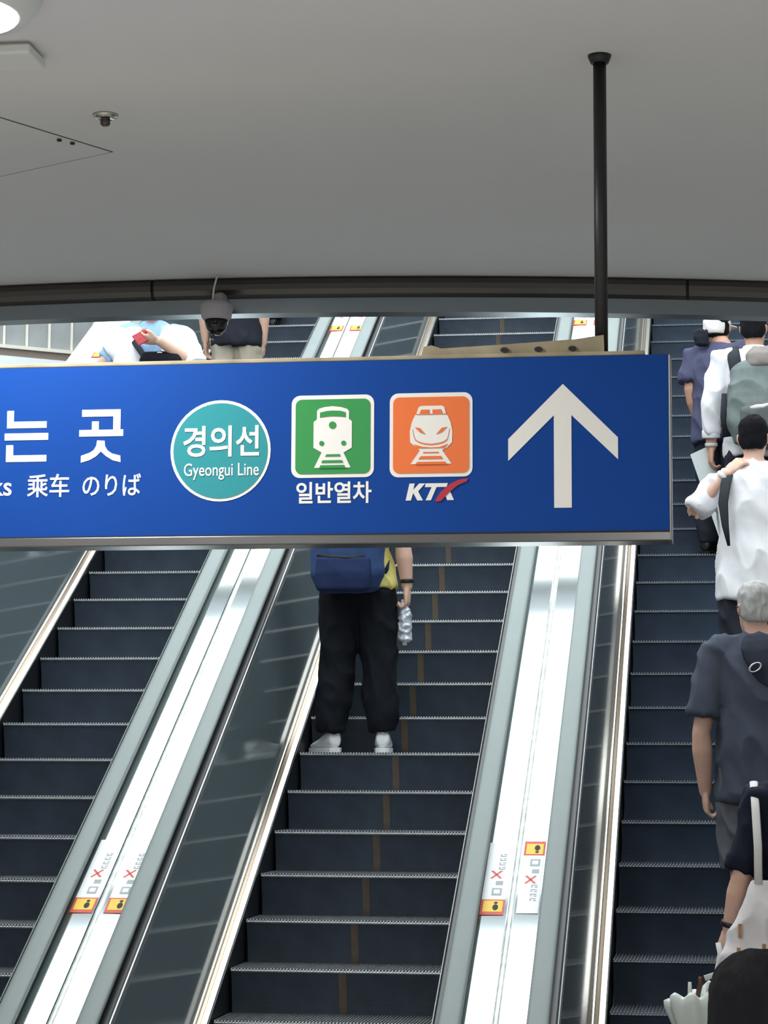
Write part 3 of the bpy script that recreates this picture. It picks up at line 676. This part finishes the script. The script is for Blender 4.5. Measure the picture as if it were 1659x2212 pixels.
# --- person with tote bag and umbrella, cut by the right edge
y, z = step_pos(PHR, 27); px = .36
pt = person('person in dark navy at the right edge, bare forearm, white tote on shoulder', (px, y, z), 0, 1.64, shirt=K_navy, pants=K_black, shoes=M_bshoe, hair=H_black, hair_len=.03, shirt_hem=.62, loose=.02, sleeve='elbow', build=1.03,
            arms=[{'elbow': (-.275, -.03, 1.01), 'wrist': (-.325, .03, .80), 'dir': (-.35, .2, -.8), 'palm': (.8, .3, -.2), 'thumb': (-.3, .9, 0), 'curl': 1.2}, {'elbow': (.195, -.06, 1.07), 'wrist': (.155, .12, .90)}], seed=12)
band(pt, (-.3235, .028, .815), (-.22, .2, -1), .031, mat('dark beads', (44, 26, 34), .4), 'bracelet')
tb = tag(empty('tote_bag', (px - .03, y, z)), 'white cloth tote bag with brown print hanging from the shoulder at the right edge', 'bag')
g = G().stack([(-.205, -.13, .60, .115, .022), (-.205, -.13, .615, .135, .04), (-.20, -.13, .70, .135, .05), (-.178, -.13, .86, .088, .036), (-.165, -.12, .98, .052, .02), (-.16, -.12, 1.005, .045, .012)], 28, 3)
blend(g, 'bag', cloth('tote cloth', (226, 222, 224), .03), tb, .008, 3, .016, (9, 9, 6), 8)
G().tube([(-.178, -.135, .985), (-.178, -.15, 1.14), (-.185, -.12, 1.29), (-.19, -.04, 1.40), (-.185, .05, 1.36)], [(.005, .017)] * 5, 8, flat=(0, 1, 0)).obj('strap', cloth('tote strap', (236, 234, 232), .03), tb, True)
mb_ = mat('tote brown print', (172, 132, 96), .8, var=.3, scale=30)
for x, zz, h in ((-.16, .72, .03), (-.262, .715, .018), (-.255, .80, .028)):
    G().box(x - .007, x + .007, -.188, -.178, zz - h, zz + h).obj('print_patch', mb_, tb)
um = tag(empty('umbrella', (-.075, y - .06, z)), 'white umbrella half folded, held point down beside the tote bag', 'umbrella')
g = G(); rs = []
AP, RC = V((.01, 0, .16)), V((-.045, 0, .525))           # point and centre of the gathered rim
for t, r0 in ((0, .012), (.25, .036), (.5, .070), (.75, .100), (.92, .116), (1.0, .112), (1.03, .09), (.97, .05)):
    ring = []
    for q in range(48):
        a = 2 * math.pi * q / 48; pleat = 1 + .10 * t * math.cos(8 * a) + .05 * math.sin(3 * a + 1)
        c = AP.lerp(RC, t); rim = (.012 * math.cos(8 * a) + .018 * math.sin(a * 2)) * (t > .9)
        ring.append((c.x + r0 * pleat * math.cos(a), r0 * .55 * pleat * math.sin(a), c.z + rim + (.03 * math.cos(a) * t ** 2)))
    rs.append(ring)
g.rings(rs).obj('canopy', mat('umbrella fabric', (222, 230, 224), .5), um, True)
G().tube([(-.03, 0, .50), (-.012, -.01, .58), (-.010, -.01, .605)], .011, 10).obj('handle', mat('brown handle', (84, 54, 40), .4), um, True)
G().tube([(.02, 0, .04), (.01, 0, .17)], .006, 8).obj('tip', M_silver, um, True)
for dx in (-.055, .018):
    G().tube([(dx, -.03, .53), (dx, -.03, .585)], [.010, .007], 8).obj('rib_end', M_off, um, True)
G().tube([(.005, -.02, .60), (.055, -.02, .62), (.070, -.02, .70), (.062, -.01, .745)], [(.003, .012)] * 4, 8).obj('wrist_loop', M_off, um, True)

# --- man in white shirt with hand raised to his ear
y, z = step_pos(PHR, 35); px = .205
pw = person('person in loose white shirt with black shoulder strap, hand raised to the ear', (px, y, z), 0, 1.76, shirt=K_white, pants=K_dkey, shoes=M_bshoe, hair=H_black, shirt_hem=.735, loose=.012, build=1.08, sleeve='elbow', head_turn=-8, sh_drop=(.055, .0),
            arms=[{'elbow': (-.325, -.03, 1.235), 'wrist': (-.150, -.075, 1.435), 'dir': (.62, .05, .6), 'palm': (.5, .6, -.4), 'thumb': (-.5, .6, .6), 'curl': 1.15}, {'elbow': (.26, .02, 1.12), 'wrist': (.22, .2, 1.0)}], seed=15)
band(pw, (-.160, -.072, 1.424), (.175, -.045, .2), .036, M_wband)
G().tube([(-.10, .06, 1.45), (-.13, -.04, 1.475), (-.152, -.150, 1.38), (-.168, -.185, 1.27), (-.158, -.190, 1.15), (-.140, -.180, 1.04)], [(.006, .026), (.006, .030), (.006, .030), (.006, .028), (.006, .020), (.006, .008)], 10, flat=(0, 0, 1)).obj('bag_strap', K_bagd, pw, True)

# --- man with the grey backpack
y, z = step_pos(PHR, 40); px = .245
pb = person('person in white long-sleeved shirt carrying a large grey backpack', (px, y, z), 0, 1.69, shirt=K_white, pants=K_dkey, shoes=M_bshoe, hair=H_black, sleeve='long', shirt_hem=.78, build=1.08, head_turn=-10, collar=True, skin=M_skin2,
            arms=[{'elbow': (-.272, -.04, 1.10), 'wrist': (-.270, .0, .845), 'dir': (-.05, .1, -1), 'palm': (.9, .2, 0), 'thumb': (0, 1, 0), 'curl': .9}, {'elbow': (.27, .0, 1.10), 'wrist': (.22, .16, .95)}], seed=21)
f_ = V((-.270, .0, .845)) - V((-.272, -.04, 1.10))
band(pb, V((-.272, -.04, 1.10)) + f_ * .70, f_, .047, K_white, 'rolled_cuff', .05); band(pb, V((-.270, .0, .845)) + V((0, 0, .012)), f_, .030, M_wband, 'bracelet')
bk = tag(empty('backpack', (px, y, z)), 'large grey backpack with taupe lid and white logo stroke, on the man in white', 'backpack')
g = G().stack([(.05, -.22, .80, .12, .05), (.05, -.23, .83, .185, .09), (.045, -.24, .95, .215, .12), (.04, -.24, 1.12, .205, .12), (.04, -.22, 1.28, .18, .10), (.03, -.19, 1.34, .12, .07)], 28, 3)
blend(g, 'pack', K_bag, bk, .009, 3, .016, (6, 6, 6), 11)
g = G().stack([(.08, -.24, 1.27, .10, .06), (.08, -.245, 1.30, .135, .09), (.08, -.24, 1.37, .13, .09), (.08, -.225, 1.42, .09, .06)], 24, 2.6); blend(g, 'lid', K_bagt, bk, .009, 3, .012, (9, 9, 9), 13)
g = G().stack([(.06, -.345, .86, .13, .03), (.06, -.355, .89, .165, .05), (.06, -.355, 1.02, .15, .05), (.06, -.34, 1.07, .11, .03)], 24, 3); blend(g, 'front_pocket', cloth('grey pocket', (100, 106, 106)), bk, .009, 3, .010, (8, 8, 8), 17)
G().tube([(-.035, -.398, 1.018), (.0, -.407, 1.026), (.04, -.409, 1.028), (.09, -.405, 1.044)], [(.003, .010), (.003, .012), (.003, .012), (.003, .006)], 8, flat=(0, 1, 0)).obj('logo_stroke', M_off, bk, True)
for s in (-1, 1):
    G().tube([(s * .115 + .01, -.15, 1.24), (s * .135 + .01, -.12, 1.37), (s * .13, -.03, 1.455), (s * .13, .08, 1.42), (s * .145, .13, 1.28), (s * .18, .10, 1.1), (s * .20, -.10, .95)], [(.012, .040), (.012, .042), (.010, .036), (.010, .032), (.008, .03), (.006, .016), (.006, .014)], 10).obj('strap', K_bagd, bk, True)
G().tube([(-.17, -.17, .88), (-.185, -.20, 1.0), (-.175, -.20, 1.14)], [(.012, .03)] * 3, 10).obj('side_pocket', K_bagd, bk, True)
pa = tag(empty('paper_folder', (px - .285, y + .055, z)), 'pale paper folder held in the hand of the man with the grey backpack', 'folder')
g = G().prism([(-.115, .805), (-.005, .855), (.185, .335), (.055, .29)], 0, .003); g.obj('cover', mat('pale paper', (206, 214, 214), .7), pa)
g = G().prism([(-.108, .800), (-.005, .848), (.180, .337), (.056, .296)], .003, .006); g.obj('sheet', mat('sheet paper', (230, 232, 230), .7), pa)

# --- man in purple tee and white cap ahead
y, z = step_pos(PHR, 41, .17); px = .055
pp = person('person in purple navy tee and white cap ahead of the backpack man', (px, y, z), R(-28), 1.565, shirt=K_purple, pants=K_dkey, shoes=M_bshoe, hair=H_black, build=1.08, loose=.015, skin=M_skin2, hoff=(-.05, .02, 0), shirt_hem=.78, head_turn=20,
            arms=[{'elbow': (-.205, -.05, 1.07), 'wrist': (-.185, .04, .84)}, {}], seed=25)
g = G(); hx, hy, hz = -.05, .03, 1.565 * 1.585 / 1.7
g.stack([(hx, hy - .028, hz - .045, .074, .082), (hx, hy - .018, hz - .01, .083, .096), (hx, hy - .01, hz + .03, .085, .103), (hx, hy - .01, hz + .08, .078, .092), (hx, hy - .01, hz + .115, .05, .06), (hx, hy - .01, hz + .125, .015, .02)], 24, 2)
cap = blend(g, 'cap', cloth('white cap', (226, 222, 220), .05), pp, .008, 2, .004, (12, 12, 12), 3)
G().stack([(hx, hy + .12, hz + .022, .062, .07), (hx, hy + .12, hz + .030, .062, .07)], 20, 2.4).obj('brim', cloth('white cap', (0, 0, 0)), cap, True)

po = tag(empty('pouch', (-.075, 14.60, 4.66)), 'small black pouch at the shoulder of the person in purple tee', 'bag')
g = G().stack([(0, 0, -.055, .02, .02), (0, 0, -.045, .04, .035), (-.005, 0, .0, .05, .042), (-.008, 0, .04, .04, .035), (-.01, 0, .055, .02, .02)], 18, 2.4); blend(g, 'pouch_body', K_tee, po, .007, 2, .006, (12, 12, 12), 5)
G().tube([(.02, .0, .045), (.06, .03, .03), (.09, .06, -.02)], [(.004, .012)] * 3, 8).obj('pouch_strap', K_bagd, po, True)

# --- left escalator: facing rider in white overshirt, and a rider in black tee behind
y, z = step_pos(PHL, 42); px = -3.70
pl_ = person('person in open white overshirt over light blue, black cross strap, holding a red phone', (px, y, z), R(180), 1.75, shirt=K_lblue, pants=K_dkey, shoes=M_sneak, hair=H_black, shirt_hem=.84, hair_len=.06, loose=-.022, build=.94,
            arms=[{'elbow': (-.30, .10, 1.20), 'wrist': (-.11, .27, 1.33), 'dir': (.9, .2, .12), 'palm': (0, -.6, .8), 'thumb': (0, .7, .7), 'curl': .9}, {'elbow': (.36, .02, 1.22), 'wrist': (.50, .10, 1.02), 'dir': (.2, .5, -.6), 'palm': (0, -.2, -1), 'thumb': (-1, .3, 0), 'curl': .5}], seed=31)
g = G()
for s in (-1, 1):
    g.stack([(s * .165, .02, .80, .115, .15), (s * .165, .02, .90, .115, .15), (s * .165, .015, 1.1, .105, .14), (s * .155, .01, 1.28, .10, .128), (s * .135, .0, 1.40, .11, .115), (s * .11, -.01, 1.47, .06, .085)], 20, 2.6)
g.stack([(0, -.08, .80, .16, .06), (0, -.08, 1.1, .16, .06), (0, -.07, 1.36, .15, .06)], 16)
for i, (a, b_) in enumerate((((-.18, -.01, 1.395), (-.30, .10, 1.20)), ((.18, -.01, 1.395), (.36, .02, 1.22)))):
    a, b_ = V(a), V(b_); g.tube([a - (b_ - a) * .15, a, a + (b_ - a) * .5, a + (b_ - a) * (1.12 if i == 0 else .62)], [.085, .10, .095, .088], 16)
blend(g, 'overshirt', K_white, pl_, .01, 4, .012, (7, 7, 4), 33)
G().tube([(.13, .06, 1.45), (.10, .125, 1.36), (.0, .155, 1.22), (-.10, .165, 1.10)], [(.005, .020)] * 4, 8, flat=(0, 1, 0)).obj('bag_strap', K_bagd, pl_, True)
hb = tag(empty('shoulder_bag', (px, y, z), R(180)), 'black shoulder bag hanging in front of the rider in white overshirt', 'bag')
g = G().stack([(-.10, .20, 1.06, .10, .03), (-.10, .20, 1.08, .14, .05), (-.10, .20, 1.22, .14, .05), (-.10, .20, 1.27, .12, .03)], 24, 3); blend(g, 'bag', K_black, hb, .01, 3, .006, (8, 8, 8), 2)
G().tube([(-.22, .20, 1.25), (-.10, .235, 1.262), (.02, .20, 1.25)], .006, 8).obj('zip', M_silver, hb, True)
ph = tag(empty('phone', (px + .005, y - .315, z + 1.352), R(8)), 'red cased phone in the hand of the rider in white overshirt', 'phone')
G().box(-.040, .040, -.006, .006, -.06, .06).obj('case', mat('red phone case', (176, 40, 52), .35, var=.3, scale=30), ph, bevel=.005)
G().box(-.035, .035, .006, .0075, -.054, .054).obj('screen', M_glassk, ph)
ph.rotation_euler = (R(-25), R(55), R(8))

y, z = step_pos(PHL, 46); px = -3.43
person('person in black tee and beige shorts, bare arm hanging, behind the security camera', (px, y, z), 0, 1.68, shirt=K_tee, pants=K_beige, shoes=M_bshoe, hair=H_black, pant_len='short', shirt_hem=.80, loose=.01, build=1.0,
       arms=[{}, {'elbow': (.205, -.03, 1.08), 'wrist': (.19, .03, .83)}], seed=41)
y, z = step_pos(PHL, 53, .09); px = -3.62
person('person high on the left escalator, mostly hidden above the ceiling edge, black shoes', (px, y, z), 0, 1.66, shirt=K_dgrey, pants=K_black, shoes=M_bshoe, hair=H_black, feet=((-.13, 0), (-.02, .16)), seed=44)

# --- nearest person, only the dark head shows at the bottom edge
person('nearest person, only the dark haired head showing at the bottom right edge', (.066, 4.0, FLOOR), 0, 1.60 - FLOOR, shirt=K_navy, pants=K_black, shoes=M_bshoe, hair=H_black, hair_len=.05, build=1.08, hair_w=1.14, seed=50)
